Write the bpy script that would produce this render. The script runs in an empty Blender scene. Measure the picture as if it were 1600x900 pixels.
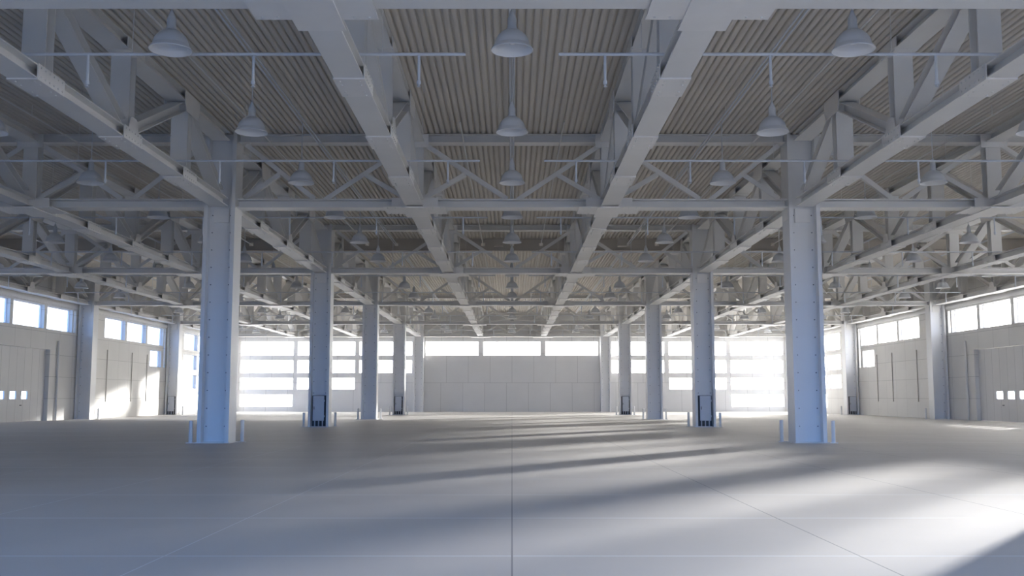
import bpy, math, random
from mathutils import Vector, Matrix
random.seed(4)
sc = bpy.context.scene
C = sc.collection
D = 18.7                       # bay length
R0 = 0.87 * D                  # first row in front of the camera
ROW = [R0 + i * D for i in range(-1, 6)]      # ROW[1] is the first row ahead, ROW[6] at the back wall
HX = 10.0                      # half of the central aisle
TZ = 8.0                       # underside of the trusses
DK = 10.61                     # underside of the roof deck
TH = DK - TZ                   # truss height
WX = 30.6                      # side wall face
BY = ROW[6] + 0.74              # back wall face

# ------------------------------------------------------------------ materials
def nt(name):
    m = bpy.data.materials.new(name); m.use_nodes = True
    n = m.node_tree.nodes; n.clear()
    return m, n, m.node_tree.links

def paint(name, col, rough=0.5, spread=0.05, scale=1.2, spec=0.4, metal=0.0):
    m, n, l = nt(name)
    out = n.new('ShaderNodeOutputMaterial'); b = n.new('ShaderNodeBsdfPrincipled')
    tc = n.new('ShaderNodeTexCoord'); no = n.new('ShaderNodeTexNoise'); no.inputs['Scale'].default_value = scale
    no.inputs['Detail'].default_value = 5
    l.new(tc.outputs['Object'], no.inputs['Vector'])
    r = n.new('ShaderNodeValToRGB')
    r.color_ramp.elements[0].position = 0.3; r.color_ramp.elements[1].position = 0.75
    r.color_ramp.elements[0].color = (*[c * (1 - spread) for c in col], 1)
    r.color_ramp.elements[1].color = (*[min(1, c * (1 + spread)) for c in col], 1)
    l.new(no.outputs['Fac'], r.inputs['Fac']); l.new(r.outputs['Color'], b.inputs['Base Color'])
    b.inputs['Roughness'].default_value = rough; b.inputs['Specular IOR Level'].default_value = spec
    b.inputs['Metallic'].default_value = metal
    l.new(b.outputs[0], out.inputs[0])
    return m

def panel_mat(name, col, vec_order, bw, bh, off=0.5, dark=0.75, mortar=0.012, rough=0.6):
    """painted precast panels: thin seams by a brick texture laid on the wall plane"""
    m, n, l = nt(name)
    out = n.new('ShaderNodeOutputMaterial'); b = n.new('ShaderNodeBsdfPrincipled')
    tc = n.new('ShaderNodeTexCoord'); sp = n.new('ShaderNodeSeparateXYZ'); cb = n.new('ShaderNodeCombineXYZ')
    l.new(tc.outputs['Object'], sp.inputs[0])
    l.new(sp.outputs[vec_order[0]], cb.inputs[0]); l.new(sp.outputs[vec_order[1]], cb.inputs[1])
    br = n.new('ShaderNodeTexBrick'); br.inputs['Scale'].default_value = 1.0
    br.inputs['Brick Width'].default_value = bw; br.inputs['Row Height'].default_value = bh
    br.inputs['Mortar Size'].default_value = mortar; br.inputs['Mortar Smooth'].default_value = 0.1
    br.offset = off; br.offset_frequency = 2
    br.inputs['Color1'].default_value = (*col, 1); br.inputs['Color2'].default_value = (*[c * 0.965 for c in col], 1)
    br.inputs['Mortar'].default_value = (*[c * dark for c in col], 1)
    l.new(cb.outputs[0], br.inputs['Vector'])
    no = n.new('ShaderNodeTexNoise'); no.inputs['Scale'].default_value = 0.6; no.inputs['Detail'].default_value = 6
    l.new(tc.outputs['Object'], no.inputs['Vector'])
    mr = n.new('ShaderNodeMapRange'); mr.inputs[3].default_value = 0.93; mr.inputs[4].default_value = 1.05
    l.new(no.outputs['Fac'], mr.inputs[0])
    mx = n.new('ShaderNodeVectorMath'); mx.operation = 'MULTIPLY'
    l.new(br.outputs['Color'], mx.inputs[0]); l.new(mr.outputs[0], mx.inputs[1])
    l.new(mx.outputs[0], b.inputs['Base Color'])
    b.inputs['Roughness'].default_value = rough
    l.new(b.outputs[0], out.inputs[0])
    return m

def floor_mat():
    m, n, l = nt('polished_concrete')
    out = n.new('ShaderNodeOutputMaterial'); b = n.new('ShaderNodeBsdfPrincipled')
    tc = n.new('ShaderNodeTexCoord'); sp = n.new('ShaderNodeSeparateXYZ')
    l.new(tc.outputs['Object'], sp.inputs[0])
    def lines(sock, period, shift, width):
        a = n.new('ShaderNodeMath'); a.operation = 'ADD'; a.inputs[1].default_value = -shift + period * 200.5
        l.new(sock, a.inputs[0])
        md = n.new('ShaderNodeMath'); md.operation = 'MODULO'; md.inputs[1].default_value = period
        l.new(a.outputs[0], md.inputs[0])
        s = n.new('ShaderNodeMath'); s.operation = 'SUBTRACT'; s.inputs[1].default_value = period / 2
        l.new(md.outputs[0], s.inputs[0])
        ab = n.new('ShaderNodeMath'); ab.operation = 'ABSOLUTE'; l.new(s.outputs[0], ab.inputs[0])
        lt = n.new('ShaderNodeMath'); lt.operation = 'LESS_THAN'; lt.inputs[1].default_value = width / 2
        l.new(ab.outputs[0], lt.inputs[0])
        return lt.outputs[0]
    jx = lines(sp.outputs[0], HX / 3, 0, 0.016)
    jy = lines(sp.outputs[1], D / 6, R0, 0.045)
    no = n.new('ShaderNodeTexNoise'); no.inputs['Scale'].default_value = 0.35; no.inputs['Detail'].default_value = 8
    l.new(tc.outputs['Object'], no.inputs['Vector'])
    r = n.new('ShaderNodeValToRGB'); r.color_ramp.elements[0].position = .3; r.color_ramp.elements[1].position = .7
    r.color_ramp.elements[0].color = (.68, .665, .645, 1); r.color_ramp.elements[1].color = (.74, .72, .70, 1)
    l.new(no.outputs['Fac'], r.inputs['Fac'])
    m1 = n.new('ShaderNodeMix'); m1.data_type = 'RGBA'; l.new(jy, m1.inputs[0]); l.new(r.outputs[0], m1.inputs[6]); m1.inputs[7].default_value = (.92, .94, .97, 1)
    m2 = n.new('ShaderNodeMix'); m2.data_type = 'RGBA'; l.new(jx, m2.inputs[0]); l.new(m1.outputs[2], m2.inputs[6]); m2.inputs[7].default_value = (.36, .36, .37, 1)
    # pale left-half joints: groove glint painted into the colour; right-half saw cuts stay dark
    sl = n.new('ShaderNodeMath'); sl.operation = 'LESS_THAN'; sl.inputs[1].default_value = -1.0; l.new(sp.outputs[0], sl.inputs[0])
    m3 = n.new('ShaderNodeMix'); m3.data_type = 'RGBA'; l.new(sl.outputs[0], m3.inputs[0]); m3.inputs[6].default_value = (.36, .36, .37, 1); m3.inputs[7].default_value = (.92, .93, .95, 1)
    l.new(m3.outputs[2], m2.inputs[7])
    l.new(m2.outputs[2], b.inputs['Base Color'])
    b.inputs['Roughness'].default_value = 0.55; b.inputs['Specular IOR Level'].default_value = 0.35
    l.new(b.outputs[0], out.inputs[0])
    return m

def glass_mat():
    m, n, l = nt('hazy_glazing')
    out = n.new('ShaderNodeOutputMaterial')
    t = n.new('ShaderNodeBsdfTransparent'); t.inputs[0].default_value = (.97, .985, 1, 1)
    tr = n.new('ShaderNodeBsdfTranslucent'); tr.inputs[0].default_value = (.95, .97, 1, 1)
    g = n.new('ShaderNodeBsdfGlossy'); g.inputs['Roughness'].default_value = 0.1
    a = n.new('ShaderNodeMixShader'); a.inputs[0].default_value = 0.28
    l.new(t.outputs[0], a.inputs[1]); l.new(tr.outputs[0], a.inputs[2])
    c = n.new('ShaderNodeMixShader'); c.inputs[0].default_value = 0.03
    l.new(a.outputs[0], c.inputs[1]); l.new(g.outputs[0], c.inputs[2])
    l.new(c.outputs[0], out.inputs[0])
    return m

STEEL = paint('white_grey_steel_paint', (.78, .775, .76), .45, .03, .9)
STEEL2 = paint('plate_steel_paint', (.81, .80, .785), .4, .03, 1.5)
COLP = paint('column_paint', (.78, .785, .79), .42, .03, .7)
DECK = paint('ribbed_deck_paint', (.665, .625, .57), .6, .06, .25)
LAMP = paint('lamp_enamel', (.66, .69, .73), .35, .02, 2)
LAMPIN = paint('lamp_reflector', (.80, .80, .80), .3, .01, 2)
PIPE = paint('pipe_paint', (.68, .72, .78), .4, .03, 3)
BOLT = paint('bolt_metal', (.20, .21, .23), .4, .05, 5)
BOXM = paint('cabinet_enamel', (.58, .61, .66), .4, .02, 2)
DARK = paint('painted_shadow_gap', (.07, .075, .085), .6, .05, 2)  # near-black for the shadow gap round the cabinets, shade put into the colour
CURT = paint('girder_paint', (.50, .47, .43), .6, .04, .5)
FRAME = paint('window_frame_paint', (.82, .82, .82), .5, .02, 2)
GROUND = paint('outdoor_paving', (.78, .77, .75), .8, .05, .1)
WALLS = panel_mat('side_wall_panels', (.77, .76, .735), (1, 2), 2.1, 1.45, 0.0, 0.72, 0.018)
WALLB = panel_mat('back_wall_panels', (.70, .70, .70), (0, 2), 2.35, 3.1, 0.25, 0.68, 0.022)
DOORM = panel_mat('door_boards', (.80, .79, .775), (1, 2), 1.0, 30.0, 0.0, 0.7, 0.02)
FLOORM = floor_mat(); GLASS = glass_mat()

# ------------------------------------------------------------------ mesh helpers
class MB:
    def __init__(s): s.v = []; s.f = []; s.m = []
    def add(s, vs, fs, mi=0):
        b = len(s.v); s.v += [tuple(v) for v in vs]
        s.f += [tuple(b + i for i in f) for f in fs]; s.m += [mi] * len(fs)
    def box(s, x0, x1, y0, y1, z0, z1, mi=0):
        vs = [(x, y, z) for x in (x0, x1) for y in (y0, y1) for z in (z0, z1)]
        s.add(vs, [(0, 1, 3, 2), (4, 6, 7, 5), (0, 4, 5, 1), (2, 3, 7, 6), (0, 2, 6, 4), (1, 5, 7, 3)], mi)
    def extrude(s, sec, p, q, u, mi=0):
        """section [(a,b)] swept p->q; a along u, b along d x u"""
        p = Vector(p); q = Vector(q); d = (q - p).normalized(); u = Vector(u).normalized()
        w = d.cross(u).normalized(); u = w.cross(d).normalized(); k = len(sec)
        vs = [p + u * a + w * b for a, b in sec] + [q + u * a + w * b for a, b in sec]
        fs = [(i, (i + 1) % k, k + (i + 1) % k, k + i) for i in range(k)]
        fs += [tuple(range(k))[::-1], tuple(range(k, 2 * k))]
        s.add(vs, fs, mi)
    def cyl(s, p, q, r, n=12, mi=0, r2=None):
        p = Vector(p); q = Vector(q); d = (q - p).normalized()
        u = d.orthogonal().normalized(); w = d.cross(u); r2 = r if r2 is None else r2
        vs = [p + (u * math.cos(t) + w * math.sin(t)) * r for t in [2 * math.pi * i / n for i in range(n)]]
        vs += [q + (u * math.cos(t) + w * math.sin(t)) * r2 for t in [2 * math.pi * i / n for i in range(n)]]
        s.add(vs, [(i, (i + 1) % n, n + (i + 1) % n, n + i) for i in range(n)] + [tuple(range(n))[::-1], tuple(range(n, 2 * n))], mi)
    def lathe(s, prof, n=32, mi=0, closed=False):
        k = len(prof); vs = []
        for i in range(n):
            t = 2 * math.pi * i / n
            vs += [(r * math.cos(t), r * math.sin(t), z) for r, z in prof]
        fs = []
        for i in range(n):
            j = (i + 1) % n
            for a in range(k - 1 + (1 if closed else 0)):
                c = (a + 1) % k
                fs.append((i * k + a, j * k + a, j * k + c, i * k + c))
        s.add(vs, fs, mi)
    def mesh(s, name, mats, smooth=False):
        me = bpy.data.meshes.new(name); me.from_pydata(s.v, [], s.f)
        for m in (mats if isinstance(mats, (list, tuple)) else [mats]): me.materials.append(m)
        for p, mi in zip(me.polygons, s.m): p.material_index = mi
        import bmesh
        bm = bmesh.new(); bm.from_mesh(me); bmesh.ops.recalc_face_normals(bm, faces=bm.faces); bm.to_mesh(me); bm.free()
        if smooth:
            for p in me.polygons: p.use_smooth = True
        return me
    def build(s, name, mats, parent=None, smooth=False):
        o = bpy.data.objects.new(name, s.mesh(name, mats, smooth)); C.objects.link(o)
        if parent: o.parent = parent
        return o

def isec(w, h, tf, tw):
    """I profile: a = half-width direction, b = height direction (0..h)"""
    a = w / 2; t = tw / 2
    return [(-a, 0), (a, 0), (a, tf), (t, tf), (t, h - tf), (a, h - tf), (a, h), (-a, h), (-a, h - tf), (-t, h - tf), (-t, tf), (-a, tf)]
def centred(sec, h): return [(a, b - h / 2) for a, b in sec]

def empty(name, loc, label, cat, group=None, rz=0):
    o = bpy.data.objects.new(name, None); C.objects.link(o)
    o.location = loc; o.rotation_euler = (0, 0, rz); o.empty_display_size = .3
    tag(o, label, cat, group); return o
def tag(o, label, cat, group=None):
    o['label'] = label; o['category'] = cat
    if group: o['group'] = group
def struct(o): o['kind'] = 'structure'; return o
def dup(root, loc, label, group=None):
    r = root.copy(); C.objects.link(r); r.location = loc; r['label'] = label
    if group: r['group'] = group
    for ch in root.children:
        c = ch.copy(); C.objects.link(c); c.parent = r
        for g in ch.children:
            d = g.copy(); C.objects.link(d); d.parent = c
    return r
ORD = ['first', 'second', 'third', 'fourth', 'fifth', 'sixth', 'seventh', 'eighth', 'ninth', 'tenth', 'eleventh',
       'twelfth', 'thirteenth', 'fourteenth', 'fifteenth', 'sixteenth', 'seventeenth']

# ------------------------------------------------------------------ the shell
def wall_mesh(a0, a1, z1, holes, face, thick, axis):
    """wall slab with rectangular openings; axis 'x': runs along y at x=face (outward thickness signed), 'y': runs along x at y=face"""
    us = sorted({a0, a1, *[h[0] for h in holes], *[h[1] for h in holes]})
    zs = sorted({0, z1, *[h[2] for h in holes], *[h[3] for h in holes]})
    m = MB()
    P = (lambda u, z, t: (face + t, u, z)) if axis == 'x' else (lambda u, z, t: (u, face + t, z))
    solid = lambda i, j: 0 <= i < len(us) - 1 and 0 <= j < len(zs) - 1 and not any(h[0] <= (us[i] + us[i + 1]) / 2 <= h[1] and h[2] <= (zs[j] + zs[j + 1]) / 2 <= h[3] for h in holes)
    for i in range(len(us) - 1):
        for j in range(len(zs) - 1):
            if not solid(i, j): continue
            u0, u1, w0, w1 = us[i], us[i + 1], zs[j], zs[j + 1]
            for t in (0, thick): m.add([P(u0, w0, t), P(u1, w0, t), P(u1, w1, t), P(u0, w1, t)], [(0, 1, 2, 3)])
            if not solid(i - 1, j): m.add([P(u0, w0, 0), P(u0, w1, 0), P(u0, w1, thick), P(u0, w0, thick)], [(0, 1, 2, 3)])
            if not solid(i + 1, j): m.add([P(u1, w0, 0), P(u1, w1, 0), P(u1, w1, thick), P(u1, w0, thick)], [(0, 1, 2, 3)])
            if not solid(i, j - 1): m.add([P(u0, w0, 0), P(u1, w0, 0), P(u1, w0, thick), P(u0, w0, thick)], [(0, 1, 2, 3)])
            if not solid(i, j + 1): m.add([P(u0, w1, 0), P(u1, w1, 0), P(u1, w1, thick), P(u0, w1, thick)], [(0, 1, 2, 3)])
    return m

Z1, Z2, Z3, Z4 = (6.0, 7.55), (4.12, 5.55), (2.36, 3.66), (0.52, 1.88)
P1, P2, P3, PN, PS = (-5.15, -1.25), (-9.75, -5.55), (-14.2, -10.15), (-17.9, -14.6), (-1.05, -0.68)
side_holes = []           # (y0, y1, z0, z1)
for b in range(6):        # bay b lies between ROW[b] and ROW[b+1]
    yr = ROW[b + 1]
    H = lambda p, z: side_holes.append((yr + p[0], yr + p[1], z[0], z[1]))
    if b <= 2:
        for p in (P1, P2, P3, PN):
            H(p, (5.3, 7.55))
    elif b == 3:
        H(PS, Z1)
        for p in (P1, P2, P3, PN): H(p, Z1)
    elif b == 4:
        H(PS, (4.12, 7.55))
        for p in (P1, P2, P3): H(p, Z1)
        H((-4.4, -1.6), Z2)
    else:
        for p in (P1, P2):
            for z in (Z1, Z2, Z3, Z4): H(p, z)
        for z in (Z1, Z2, Z3): H(P3, z)
DOOR = (ROW[3] + 3.2, 67.9, 0, 4.67)
TK = 0.38
wn = [0]
def window(u0, u1, z0, z1, face, out, axis):
    wn[0] += 1
    P = (lambda a, b, t0, t1, w0, w1: (min(face + out * t0, face + out * t1), max(face + out * t0, face + out * t1), a, b, w0, w1)) if axis == 'x' else \
        (lambda a, b, t0, t1, w0, w1: (a, b, min(face + out * t0, face + out * t1), max(face + out * t0, face + out * t1), w0, w1))
    f = MB(); g = .002; w = .045
    f.box(*P(u0 + g, u1 - g, .22, .34, z0 + g, z0 + w)); f.box(*P(u0 + g, u1 - g, .22, .34, z1 - w, z1 - g))
    f.box(*P(u0 + g, u0 + w, .22, .34, z0 + w, z1 - w)); f.box(*P(u1 - w, u1 - g, .22, .34, z0 + w, z1 - w))
    o = struct(f.build('window_%d' % wn[0], FRAME))
    p = MB(); p.box(*P(u0 + w, u1 - w, .27, .29, z0 + w, z1 - w)); p.build('pane', GLASS, o)

for side, sg in (('left', -1), ('right', 1)):
    holes = [h for h in side_holes if sg > 0 or h[0] > ROW[2]]
    struct(wall_mesh(ROW[0] - .54, BY + .0, DK + .12, holes + [DOOR], sg * WX, sg * TK, 'x').build('wall_' + side, WALLS))
    for h in holes: window(h[0], h[1], h[2], h[3], sg * WX, sg, 'x')
    # industrial door in its recess with a row of small vision panes
    y0, y1, _, z1 = DOOR
    hs = [(y - .42, y + .42, 1.42, 1.90) for y in (65.15, 63.65, 62.15, 60.65, 59.15)]
    dm = MB(); us = [y0 + .01] + [v for h in sorted(hs) for v in h[:2]] + [y1 - .01]
    xa, xb = sorted((sg * (WX + .27), sg * (WX + .35)))
    dm.box(xa, xb, us[0], us[-1], 0.005, 1.42); dm.box(xa, xb, us[0], us[-1], 1.90, z1 - .01)
    for k in range(0, len(us), 2): dm.box(xa, xb, us[k], us[k + 1], 1.42, 1.90)
    d = struct(dm.build('door_%d' % (1 if sg < 0 else 2), DOORM))
    for h in hs:
        p = MB(); p.box(sg * (WX + .31) - .01, sg * (WX + .31) + .01, h[0], h[1], h[2], h[3]); p.build('vision_pane', GLASS, d)
        fr = MB(); xi, xo = sorted((sg * (WX + .255), sg * (WX + .27)))
        for a, b_, c, e in ((h[0] - .04, h[1] + .04, h[2] - .04, h[2]), (h[0] - .04, h[1] + .04, h[3], h[3] + .04), (h[0] - .04, h[0], h[2], h[3]), (h[1], h[1] + .04, h[2], h[3])):
            fr.box(xi, xo, a, b_, c, e)
        fr.build('vision_frame', FRAME, d)
    hd = MB(); xi, xo = sorted((sg * (WX + .2), sg * (WX + .27))); hd.box(xi, xo, y1 - 3.3, y1 - 3.15, 1.0, 1.06); hd.build('door_handle', BOLT, d)
    # vertical control strips and down pipes on the wall
    for y in (ROW[4] + 5.1, ROW[4] + 10.2, ROW[4] + 13.6):
        t = MB(); xi, xo = sorted((sg * (WX - .05), sg * (WX - .001))); t.box(xi, xo, y, y + .04, 1.2, 5.1)
        struct(t.build('trim_%d' % (20 + int(y)), CURT))
    t = MB(); t.cyl((sg * (WX - .09), ROW[4] - 3.4, .005), (sg * (WX - .09), ROW[4] - 3.4, 5.3), .07)
    for z in (.9, 2.8, 4.7): t.cyl((sg * (WX - .09), ROW[4] - 3.4, z), (sg * (WX - .09), ROW[4] - 3.4, z + .06), .09)
    o = t.build('wall_pipe', STEEL); tag(o, 'thin upright pipe beside the big door on the %s side wall' % side, 'pipe')
    # eaves angle above the windows
    t = MB(); xi, xo = sorted((sg * (WX - .12), sg * (WX - .001)))
    for b in range(6): t.box(xi, xo, ROW[b] + .6, ROW[b + 1] - .6, 7.68, 7.86)
    struct(t.build('trim_%d' % (1 if sg < 0 else 2), STEEL))

back = []
for sg in (-1, 1):
    for xs, rows in (((23.55, 29.2), (Z1, Z2, Z3, Z4)), ((16.9, 23.1), (Z1, Z2, Z3)), ((10.75, 16.45), (Z1, Z2))):
        a, b = sorted((sg * xs[0], sg * xs[1]))
        for z in rows: back.append((a, b, z[0], z[1]))
back += [(-9.3, -3.58, *Z1), (-3.1, 3.1, *Z1), (3.58, 9.3, *Z1)]
struct(wall_mesh(-WX - TK, WX + TK, DK + .12, back, BY, TK, 'y').build('wall_back', WALLB))
for h in back: window(h[0], h[1], h[2], h[3], BY, 1, 'y')

# unseen header added over the open end to keep sky off the column tops
fr = MB(); fr.box(-WX - TK, WX + TK, ROW[0] - .9, ROW[0] - .55, 5.6, DK + .4); struct(fr.build('wall_sky_blocker', WALLB))
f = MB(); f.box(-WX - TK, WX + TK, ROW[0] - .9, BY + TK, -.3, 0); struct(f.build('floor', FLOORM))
g = MB(); g.box(-260, 260, -160, 380, -.5, -.302); struct(g.build('ground', GROUND))
# low kerb line along the foot of the back wall
k = MB(); k.box(-29.3, 29.3, BY - .14, BY - .001, 0.001, .12); struct(k.build('baseboard_back', WALLB))
# ribbed steel deck: ribs run away from the viewer, rounded humps with narrow grooves
pr = [(0, .085), (.026, .085), (.036, .03), (.055, .008), (.085, 0), (.135, 0), (.165, .008), (.184, .03), (.194, .085)]
dv, n = [], 0
x = -WX - .1
while x < WX + .1:
    dv += [(x + a, DK + b) for a, b in pr[:-1]] + [(x + .194, DK + .085)]
    x += .2
m = MB(); k = len(dv)
m.add([(a, ROW[0] - .5, b) for a, b in dv] + [(a, BY + .2, b) for a, b in dv], [(i, i + 1, k + i + 1, k + i) for i in range(k - 1)])
struct(m.build('ceiling', DECK, smooth=False))
m = MB(); m.box(-WX - TK, WX + TK, ROW[0] - .54, BY + TK, DK + .13, DK + .4); struct(m.build('roof', CURT))

# ------------------------------------------------------------------ columns
def make_column(wall=False):
    t = empty('column', (0, 0, 0), '', 'column')
    hw, hd, tf = .53, .45, .13
    top = DK - .01
    for s in (-1, 1):
        m = MB(); x0, x1 = sorted((s * hw, s * (hw - tf)))
        m.box(x0, x1, -hd, hd, .03, top); m.build('flange', COLP, t)
    w = MB(); w.box(-hw + tf, hw - tf, -.14, .14, .03, top)
    for z in [.55 + .6 * i for i in range(13)]:
        for s in (-1, 1):
            w.cyl((s * .31, -.139, z), (s * .31, -.165, z), .022, 8, 1)
    w.build('web_plate', [COLP, BOLT], t)
    b = MB(); b.box(-hw - .06, hw + .06, -hd - .06, hd + .06, 0.001, .03); b.build('base_plate', COLP, t)
    c = MB(); c.box(-.26, .26, -.19, -.14, TZ - .5, TZ - .02)
    c.box(-hw - .012, -hw, -.3, .3, TZ - .42, TZ - .02) if not wall else None
    c.build('head_plate', STEEL2, t)
    return t
col0 = make_column()
ls = lambda sg: 'left' if sg < 0 else 'right'
first = True
for r in range(0, 7):
    for sg in (-1, 1):
        for X in (HX, 30.0):
            if r == 0 and X == HX: pass
            y = ROW[r] if r < 6 else ROW[6] + .27
            if r < 1: place = 'standing behind the viewer'
            elif r == 6: place = 'against the back wall'
            else: place = None
            kind = 'inner line' if X == HX else 'side wall line'
            if r == 0: lab = 'tall pale steel column of the %s %s, %s' % (ls(sg), kind, 'at the open end')
            elif r == 6 and X == HX: lab = 'pale steel column against the back wall at the %s of its middle bay' % ls(sg)
            elif r == 6: lab = 'pale steel column in the far %s corner of the hall' % ls(sg)
            else:
                k = ORD[r - 1]
                if X == HX:
                    lab = {1: 'tall column just beside the viewer in the %s inner line' ,
                           2: 'nearest whole bolted blue-lit steel column of the %s inner line',
                           3: 'second visible column of the %s inner line, carrying a metal cabinet',
                           4: 'third visible column of the %s inner line, without a cabinet',
                           5: 'fourth visible column of the %s inner line, carrying a metal cabinet'}[r] % ls(sg)
                else:
                    lab = {1: 'column against the %s side wall beside the viewer', 2: 'second column against the %s side wall from the viewer',
                           3: 'column against the %s side wall before the big door',
                           4: 'column against the %s side wall just beyond the big door',
                           5: 'column with a metal cabinet against the %s side wall'}[r] % ls(sg)
            grp = 'columns of the %s' % ('inner lines' if X == HX else 'side walls')
            if first: o = col0; o.location = (sg * X, y, 0); o['label'] = lab; o['group'] = grp; first = False
            else: o = dup(col0, (sg * X, y, 0), lab, grp)

# steel guard posts at two corners of each column
def make_post():
    t = empty('guard_post', (0, 0, 0), '', 'bollard')
    m = MB(); m.cyl((0, 0, .02), (0, 0, .73), .065, 16); m.cyl((0, 0, .73), (0, 0, .75), .065, 16, 0, .045); m.build('post', COLP, t)
    m = MB(); m.box(-.13, .13, -.1, .1, .001, .02); m.build('foot_plate', COLP, t)
    return t
post0 = None
for r in range(1, 6):
    for sg in (-1, 1):
        for X in (HX, 30.0):
            for where in ('outer', 'inner'):
                if X > 20 and (where == 'outer' or r < 4) or r < 2: continue
                if X == HX and where == 'outer': px, py = sg * (HX + .74), ROW[r] - .42
                else: px, py = sg * (X - .70), ROW[r] + .66
                lab = 'white guard post at the %s corner of the %s %s column' % (
                    'near outer' if where == 'outer' else 'far inner', ({1: 'closest unseen', 2: 'nearest whole', 3: 'second visible', 4: 'third visible', 5: 'fourth visible'} if X == HX else {1: 'closest unseen', 2: 'second unseen', 3: 'third unseen', 4: 'first visible', 5: 'second visible'})[r], ls(sg) + (' inner' if X == HX else ' wall'))
                if post0 is None: post0 = make_post(); post0.location = (px, py, 0); post0['label'] = lab; post0['group'] = 'guard posts beside the columns'
                else: dup(post0, (px, py, 0), lab)

# electrical cabinets in the recess of some columns
def make_cabinet():
    t = empty('electrical_cabinet', (0, 0, 0), '', 'cabinet')
    m = MB(); m.box(-.36, .36, -.03, 0, .04, 1.62); m.build('back_plate', DARK, t)
    m = MB(); m.box(-.27, .27, -.20, -.03, .34, 1.58); m.build('body', DARK, t)
    d = MB(); d.box(-.285, .285, -.235, -.20, .32, 1.6); d = d.build('door', BOXM, t)
    for z in (.55, 1.35):
        h = MB(); h.cyl((.30, -.21, z - .05), (.30, -.21, z + .05), .022, 8); h.build('hinge', BOXM, d)
    h = MB(); h.box(-.24, -.20, -.26, -.235, .9, 1.05); h.build('handle', BOLT, d)
    for x in (-.2, 0, .2):
        p = MB(); p.cyl((x, -.12, .04), (x, -.12, .34), .035, 10); p.build('cable_duct', BOXM, t)
    return t
cab0 = None
for r, X in ((3, HX), (5, HX), (5, 30.0)):
    for sg in (-1, 1):
        lab = 'grey metal electrical cabinet on the %s column of the %s %s' % ({3: 'second visible', 5: 'fourth visible' if X == HX else 'second visible'}[r], ls(sg), 'inner line' if X == HX else 'side wall')
        loc = (sg * X, ROW[r] - .17, 0)
        if cab0 is None: cab0 = make_cabinet(); cab0.location = loc; cab0['label'] = lab; cab0['group'] = 'electrical cabinets on columns'
        else: dup(cab0, loc, lab)

# ------------------------------------------------------------------ trusses running away from the viewer
def make_truss(e):
    t = empty('roof_truss', (0, 0, 0), '', 'roof truss')
    UX = (1, 0, 0)
    sec = isec(.60, .30, .03, .22)
    m = MB(); m.extrude(sec, (0, D - e, 0), (0, e, 0), UX)
    m.build('bottom_chord', STEEL, t)
    m = MB(); m.extrude(sec, (0, D - e, TH - .31), (0, e, TH - .31), UX); m.build('top_chord', STEEL, t)
    vs = isec(.50, .40, .035, .05); vs = centred(vs, .40)
    for q in (.25, .5, .75):
        m = MB(); m.extrude(vs, (0, D * q, .305), (0, D * q, TH - .315), UX); m.build('vertical_member', STEEL, t)
    ds = centred(isec(.42, .30, .03, .05), .30)
    nb, ntp = .42, TH - .42
    for (ya, za, yb, zb) in ((e + .35, nb, D * .25 - .34, ntp), (D * .25 + .34, ntp, D * .5 - .34, nb), (D * .5 + .34, nb, D * .75 - .34, ntp), (D * .75 + .34, ntp, D - e - .35, nb)):
        m = MB(); m.extrude(ds, (0, ya, za), (0, yb, zb), UX); m.build('diagonal_member', STEEL, t)
    for q in (.25, .5, .75):
        for lv in (0, 1):
            m = MB(); y = D * q
            if lv == 0:
                m.box(-.30, .30, y - .62, y + .62, -.03, 0)
                out = [(-.62, -.03), (.62, -.03), (.62, .31), (.34, .31), (.27, .56), (.14, .63), (-.14, .63), (-.27, .56), (-.34, .31), (-.62, .31)] if q == .5 else [(-.62, -.03), (.62, -.03), (.62, .31), (-.62, .31)]
                for s in (-1, 1):
                    xs = (s * .30, s * .325)
                    vv = [(xs[0], y + a, b) for a, b in out] + [(xs[1], y + a, b) for a, b in out]; k = len(out)
                    m.add(vv, [(i, (i + 1) % k, k + (i + 1) % k, k + i) for i in range(k)] + [tuple(range(k)), tuple(range(k, 2 * k))])
                    for yy in (-.5, -.3, -.1, .1, .3, .5):
                        for zz in (.05, .24): m.cyl((s * .325, y + yy, zz), (s * .345, y + yy, zz), .022, 6, 1)
                for yy in (-.48, -.24, .24, .48):
                    for xx in (-.2, .2): m.cyl((xx, y + yy, -.03), (xx, y + yy, -.05), .022, 6, 1)
            else:
                out = [(-.60, TH - .30), (.60, TH - .30), (.60, TH - .02), (-.60, TH - .02)] if q == .5 else [(-.55, TH - .62), (.55, TH - .62), (.7, TH - .33), (.7, TH - .02), (-.7, TH - .02), (-.7, TH - .33)]
                for s in (-1, 1):
                    xs = (s * .30, s * .325)
                    vv = [(xs[0], y + a, b) for a, b in out] + [(xs[1], y + a, b) for a, b in out]; k = len(out)
                    m.add(vv, [(i, (i + 1) % k, k + (i + 1) % k, k + i) for i in range(k)] + [tuple(range(k)), tuple(range(k, 2 * k))])
                m.box(-.30, .30, y - .45, y + .45, TH - .33, TH - .311)
            m.build('gusset_plate', [STEEL2, STEEL], t)
    return t
tr_sec = make_truss(.345); tr_col = make_truss(.475)
lines = {3.333: ('%s truss line over the central aisle', tr_sec), 10.0: ('%s inner column line', tr_col),
         16.667: ('inner truss line of the %s aisle', tr_sec), 23.333: ('outer truss line of the %s aisle', tr_sec), 30.0: ('%s side wall', tr_col)}
used = set()
BAYN = ['nearest the viewer', 'in the second bay', 'in the third bay', 'in the fourth bay', 'in the farthest bay']
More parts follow.
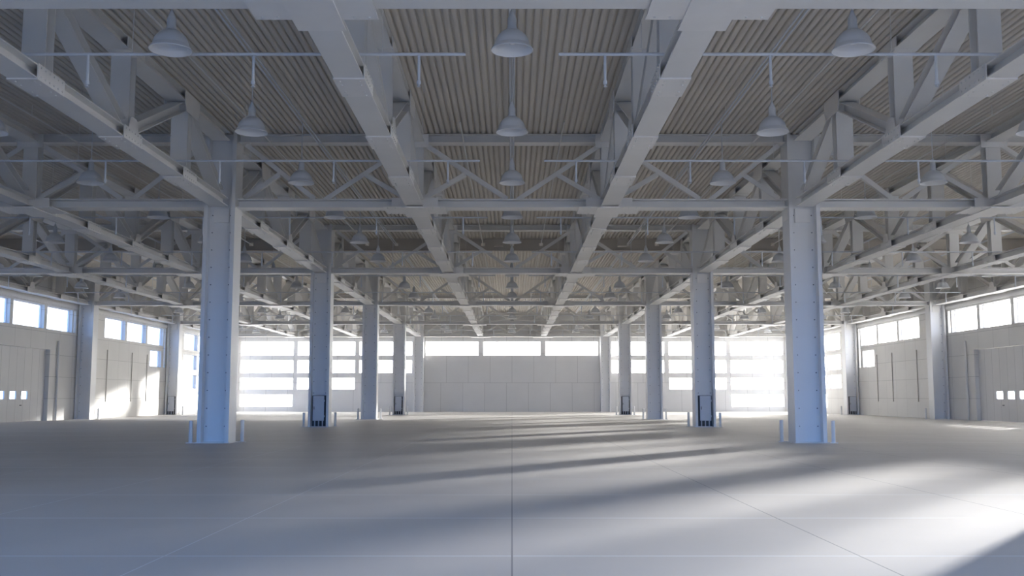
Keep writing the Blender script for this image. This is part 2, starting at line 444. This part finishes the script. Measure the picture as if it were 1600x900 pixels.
for r in range(1, 6):
    for X, (ln, src) in lines.items():
        for sg in (-1, 1):
            lab = 'steel roof truss along the ' + ln % ls(sg) + ', ' + BAYN[r - 1]
            grp = 'lengthwise roof trusses'
            loc = (sg * X, ROW[r], TZ)
            if id(src) not in used: used.add(id(src)); src.location = loc; src['label'] = lab; src['group'] = grp
            else: dup(src, loc, lab, grp)

# ------------------------------------------------------------------ cross trusses at every row
def make_cross():
    t = empty('cross_truss', (0, 0, 0), '', 'roof truss')
    UY = (0, 1, 0); L = HX - .545
    m = MB(); m.extrude(isec(.66, .30, .035, .08), (-L, 0, 0), (L, 0, 0), UY); m.build('bottom_chord', STEEL, t)
    m = MB(); m.extrude(isec(.50, .30, .03, .08), (-L, 0, TH - .31), (L, 0, TH - .31), UY); m.build('top_chord', STEEL, t)
    sq = [(-.085, -.05), (.085, -.05), (.085, .05), (-.085, .05)]
    ang = [(-.085, -.06), (.085, -.06), (.085, -.035), (-.06, -.035), (-.06, .10), (-.085, .10)]
    for s in (-1, 1):
        m = MB(); m.extrude(centred(isec(.50, .42, .035, .05), .42), (s * HX / 3, 0, .305), (s * HX / 3, 0, TH - .315), (1, 0, 0)); m.build('post', STEEL, t)
        m = MB(); x = s * HX / 3
        m.box(x - 1.05, x + 1.05, -.68, .68, -.056, -.032)
        m.box(x - .42, x + .42, -.70, 1.15, -.082, -.058)
        for yy in (-.36, .36):
            m.box(x - .80, x + .80, yy - .012, yy + .012, -.03, .33)
        for i in range(8):
            for yy in (-.55, .55): m.cyl((x - .91 + .26 * i, yy, -.056), (x - .91 + .26 * i, yy, -.078), .02, 6, 1)
        m.build('gusset_plate', [STEEL2, STEEL], t)
        m = MB(); m.box(x - .45, x + .45, -.29, -.265, TH - .5, TH - .02); m.build('top_gusset_plate', STEEL2, t)
    T = HX / 3
    for c in (-2 * T, 0, 2 * T):
        for s in (-1, 1):
            w = T - (.30 if abs(c + s * T) < HX - .5 else .74)
            pa = Vector((c + s * w, 0, TH - .36)); pb = Vector((c + s * .18, 0, .33)); mid = pa.lerp(pb, .5)
            m = MB(); m.extrude(ang, pa, pb, UY); m.build('diagonal_member', STEEL, t)
            m = MB(); m.extrude(ang, Vector((c + s * w, 0, .36)), mid - (pb - pa).normalized() * .0 + Vector((0, 0, -.09)), UY); m.build('strut_member', STEEL, t)
    return t
cr0 = make_cross(); first = True
for r in range(1, 7):
    for c, nm in ((0, 'the central aisle'), (-2 * HX, 'the left aisle'), (2 * HX, 'the right aisle')):
        where = 'over the viewer' if r == 1 else 'against the back wall' if r == 6 else 'between the %s columns' % ORD[r - 2]
        lab = 'steel lattice cross truss spanning %s, %s' % (nm, where)
        y = ROW[r]
        if first: o = cr0; first = False; o.location = (c, y, TZ); o['label'] = lab; o['group'] = 'cross trusses'
        else:
            o = dup(cr0, (c, y, TZ), lab, 'cross trusses')
            if r == 6: o.rotation_euler = (0, 0, math.pi)

# deep girder just beyond the third row, one length between each two trusses
gy = ROW[3] + D * .25
xs = [-30, -23.333, -16.667, -10, -3.333, 3.333, 10, 16.667, 23.333, 30]
gn = ['against the left wall', 'second from the left wall', 'third from the left wall', 'left of the central aisle', 'over the central aisle',
      'right of the central aisle', 'third from the right wall', 'second from the right wall', 'against the right wall']
for i in range(9):
    m = MB(); a, b = xs[i] + .34, xs[i + 1] - .34
    t = empty('deep_girder', ((a + b) / 2, gy, 9.9), 'dull brown deep roof girder length ' + gn[i], 'girder', 'deep girder lengths below the deck')
    h = (b - a) / 2
    cx = (a + b) / 2
    cuts = sorted(q - cx for q in [j * 2 * HX / 3 for j in range(-4, 5)] + [sg * (j * 2 * HX / 3 + HX / 6) for j in range(4) for sg in (-1, 1)] if a < q < b)
    m.box(-h, h, -.05, .05, .02, .28); m.box(-h, h, -.05, .05, .46, .68)
    ed = [-h] + [v for q in cuts for v in (q - .12, q + .12)] + [h]
    for q in range(0, len(ed), 2): m.box(ed[q], ed[q + 1], -.05, .05, .28, .46)
    m.build('web', CURT, t)
    m = MB(); m.box(-h, h, -.14, .14, 0, .02); m.build('flange', CURT, t)
    m = MB(); m.box(-h, h, -.14, .14, .68, .70); m.build('flange', CURT, t)
for x, lab in ((-.75, 'small dark box under the deck at the middle of the central aisle'), (6.2, 'small dark box under the deck beside the first lamp row right of the middle')):
    t = empty('junction_box', (x, ROW[3] + 3.4, 9.98), lab, 'junction box')
    m = MB(); m.box(-.25, .25, -.2, .2, 0, .42); m.build('housing', CURT, t)
    m = MB(); m.box(-.27, .27, -.22, .22, .42, .45); m.build('lid', CURT, t)
    for s in (-1, 1):
        m = MB(); m.cyl((s * .2, 0, .45), (s * .2, 0, DK - 10.0), .012, 6); m.build('hanger_rod', STEEL, t)

# ------------------------------------------------------------------ pendant lamps
def make_lamp():
    t = empty('pendant_lamp', (0, 0, 0), '', 'lamp')
    outer = [(.412, 0), (.415, .012), (.40, .03), (.365, .085), (.352, .10), (.345, .115), (.335, .17), (.31, .235), (.27, .295), (.215, .35), (.155, .39), (.115, .405)]
    inner = [(.10, .39), (.145, .375), (.205, .335), (.255, .283), (.297, .225), (.322, .165), (.335, .11), (.352, .08), (.395, .02), (.403, .0)]
    m = MB(); m.lathe(outer + inner, 40, 0, True)
    k = len(outer) + len(inner)
    for i, f in enumerate(m.f):
        a = i % k
        if a >= len(outer) - 1: m.m[i] = 1
    m.build('lamp_shade', [LAMP, LAMPIN], t, True)
    m = MB(); m.lathe([(0, .40), (.115, .40), (.118, .42), (.10, .44), (.095, .47), (.09, .48), (.09, .62), (.085, .64), (.055, .72), (.035, .77), (.03, .80), (0, .80)], 24)
    m.build('housing', LAMP, t, True)
    m = MB(); m.lathe([(0, .12), (.05, .13), (.075, .18), (.07, .25), (.04, .31), (.03, .39), (0, .40)], 16); m.build('bulb', LAMPIN, t, True)
    m = MB(); m.cyl((0, 0, .80), (0, 0, 10.24 - 8.25), .014, 8); m.build('rod', LAMP, t)
    return t
lamp0 = make_lamp(); first = True
T2 = 2 * HX / 3
rown = {0: 'the central row'}
for k in (1, 2, 3, 4):
    for s in (-1, 1): rown[s * k] = 'the %s row %s of the centre' % (ORD[k - 1], ls(s))
for j in range(-4, 5):
    seen = 0
    for i in range(15):
        y = R0 + D / 6 + i * D / 3
        if abs(j) * T2 / y * 1609 > 845: continue
        if y > BY - 1: continue
        lab = 'dome pendant lamp, %s from the viewer in %s' % (ORD[seen], rown[j]); seen += 1
        loc = (j * T2, y, 8.25)
        if first: o = lamp0; first = False; o.location = loc; o['label'] = lab; o['group'] = 'dome pendant lamps'
        else: dup(lamp0, loc, lab)

# conduits under the deck
def conduit(x, y0, lab, n, zoff=0):
    t = empty('conduit', (x, 0, 0), lab, 'conduit', 'conduits under the deck')
    for k in range(n):
        dx = (k - (n - 1) / 2) * .11
        m = MB(); m.cyl((dx, y0, 10.27), (dx, BY - .05, 10.27), .025, 8); m.build('tube', PIPE if n > 1 else STEEL, t)
    for r in range(1, 6):
        for q in (.30, .80):
            y = ROW[r] + D * q
            if y < y0: continue
            m = MB(); m.cyl((0, y, 10.29), (0, y, DK + .05), .01, 6); m.box(-.09 if n > 1 else -.03, .09 if n > 1 else .03, y - .02, y + .02, 10.295, 10.31); m.build('hanger', STEEL, t)
for j in range(-4, 5):
    conduit(j * T2, R0 + .9, 'pair of thin conduits above the lamps of %s' % rown[j], 2)
for j, nm in ((0, 'central lamp row'), (1, 'first outer lamp row'), (2, 'second outer lamp row'), (3, 'third outer lamp row')):
    for s in (-1, 1):
        conduit(s * (j * T2 + T2 / 4), R0 + .9 if j else 32.0, 'single thin conduit %s of the %s' % (ls(s), nm), 1)

# ------------------------------------------------------------------ sprinkler pipes across the hall
def make_sprinkler(sg):
    t = empty('sprinkler_pipe', (0, 0, 0), '', 'pipe')
    m = MB(); m.cyl((sg * .93, 0, 0), (sg * 29.3, 0, 0), .032, 10); m.build('pipe', PIPE, t)
    for k in range(6):
        x = sg * (2.6 + 5.0 * k)
        m = MB(); m.cyl((x, 0, .03), (x, 0, DK - 8.345 + .01), .007, 6); m.build('pipe_hanger', STEEL, t)
    for k in range(9):
        x = sg * (1.86 + 3.31 * k)
        m = MB(); m.cyl((x, 0, -.02), (x, 0, -.55), .028, 10); d = m.build('drop_pipe', PIPE, t)
        m = MB(); m.cyl((x, 0, -.55), (x, 0, -.62), .042, 10); m.cyl((x, 0, -.62), (x, 0, -.66), .018, 8); m.cyl((x, 0, -.66), (x, 0, -.67), .04, 10); m.build('sprinkler_head', PIPE, d)
    return t
SP = {-1: make_sprinkler(-1), 1: make_sprinkler(1)}; us_ = set()
k = 0
for r in range(1, 6):
    for off in (3.62, 12.9):
        y = ROW[r] + off
        for sg in (-1, 1):
            lab = 'thin sprinkler pipe across the %s half of the hall, %s from the viewer' % (ls(sg), ORD[k])
            if sg not in us_: us_.add(sg); SP[sg].location = (0, y, 8.345); SP[sg]['label'] = lab; SP[sg]['group'] = 'sprinkler pipes'
            else: dup(SP[sg], (0, y, 8.345), lab, 'sprinkler pipes')
        k += 1

# ------------------------------------------------------------------ light
AZ = math.radians(37.5); EL = math.radians(8.4)
SKY_BACK = (.21, .53, 1.25); SKY_SIDE = (.07, .19, .50); SKY_FRONT = (.66, .675, .69); SKY_SUN = (4.4, 4.0, 3.4); SKY_S = 4.0
sd = Vector((math.sin(AZ) * math.cos(EL), math.cos(AZ) * math.cos(EL), math.sin(EL)))
sun = bpy.data.lights.new('sun', 'SUN'); sun.energy = 27.5; sun.color = (1.0, .94, .87); sun.angle = math.radians(2.3)
so = bpy.data.objects.new('sun', sun); C.objects.link(so); so.location = (60, 80, 40)
so.rotation_euler = sd.to_track_quat('Z', 'Y').to_euler()
w = bpy.data.worlds.new('sky'); sc.world = w; w.use_nodes = True
wn_ = w.node_tree.nodes; wl = w.node_tree.links; wn_.clear()
wo = wn_.new('ShaderNodeOutputWorld'); bg = wn_.new('ShaderNodeBackground')
tc = wn_.new('ShaderNodeTexCoord')
def wdot(v):
    d = wn_.new('ShaderNodeVectorMath'); d.operation = 'DOT_PRODUCT'; d.inputs[1].default_value = v
    wl.new(tc.outputs['Generated'], d.inputs[0]); return d.outputs['Value']
# blue sky behind the viewer, pale sky over the far end, a wide glow round the low sun
rp = wn_.new('ShaderNodeValToRGB'); mr = wn_.new('ShaderNodeMapRange'); mr.inputs[1].default_value = -1; mr.inputs[2].default_value = 1
wl.new(wdot((math.sin(math.radians(22)), math.cos(math.radians(22)), 0)), mr.inputs[0]); wl.new(mr.outputs[0], rp.inputs[0])
e = rp.color_ramp.elements
e[0].position = 0.0; e[0].color = (*SKY_BACK, 1)
e[1].position = 1.0; e[1].color = (*SKY_FRONT, 1)
a = e.new(.46); a.color = (*SKY_SIDE, 1)
a = e.new(.74); a.color = (*SKY_FRONT, 1)
mx0 = wn_.new('ShaderNodeMath'); mx0.operation = 'MAXIMUM'; mx0.inputs[1].default_value = 0; wl.new(wdot(sd), mx0.inputs[0])
pw = wn_.new('ShaderNodeMath'); pw.operation = 'POWER'; pw.inputs[1].default_value = 5; wl.new(mx0.outputs[0], pw.inputs[0])
gl = wn_.new('ShaderNodeVectorMath'); gl.operation = 'SCALE'; gl.inputs[0].default_value = SKY_SUN; wl.new(pw.outputs[0], gl.inputs['Scale'])
ad = wn_.new('ShaderNodeVectorMath'); ad.operation = 'ADD'; sz = wn_.new('ShaderNodeSeparateXYZ'); wl.new(tc.outputs['Generated'], sz.inputs[0])
mz = wn_.new('ShaderNodeMapRange'); mz.inputs[1].default_value = 0.0; mz.inputs[2].default_value = 0.5; mz.inputs[3].default_value = 1.7; mz.inputs[4].default_value = 0.35
wl.new(sz.outputs[2], mz.inputs[0])
sl = wn_.new('ShaderNodeVectorMath'); sl.operation = 'SCALE'; wl.new(rp.outputs[0], sl.inputs[0]); wl.new(mz.outputs[0], sl.inputs['Scale'])
wl.new(sl.outputs[0], ad.inputs[0]); wl.new(gl.outputs[0], ad.inputs[1])
wl.new(ad.outputs[0], bg.inputs[0]); wl.new(bg.outputs[0], wo.inputs[0])
bg.inputs[1].default_value = SKY_S

cam = bpy.data.cameras.new('camera'); co = bpy.data.objects.new('camera', cam); C.objects.link(co)
cam.sensor_width = 36; cam.lens = 36; cam.clip_end = 2000
co.location = (0, 0, 1.51); co.rotation_euler = (math.radians(90 + 6.11), 0, 0)
sc.camera = co
vs = sc.view_settings
sc.display_settings.display_device = 'sRGB'
vs.view_transform = 'Standard'; vs.look = 'None'; vs.gamma = 1; vs.use_curve_mapping = False
vs.exposure = 0.0
sc.cycles.max_bounces = 10; sc.cycles.diffuse_bounces = 7; sc.cycles.transparent_max_bounces = 16
sc.cycles.use_denoising = True
sc.cycles.sample_clamp_indirect = 8
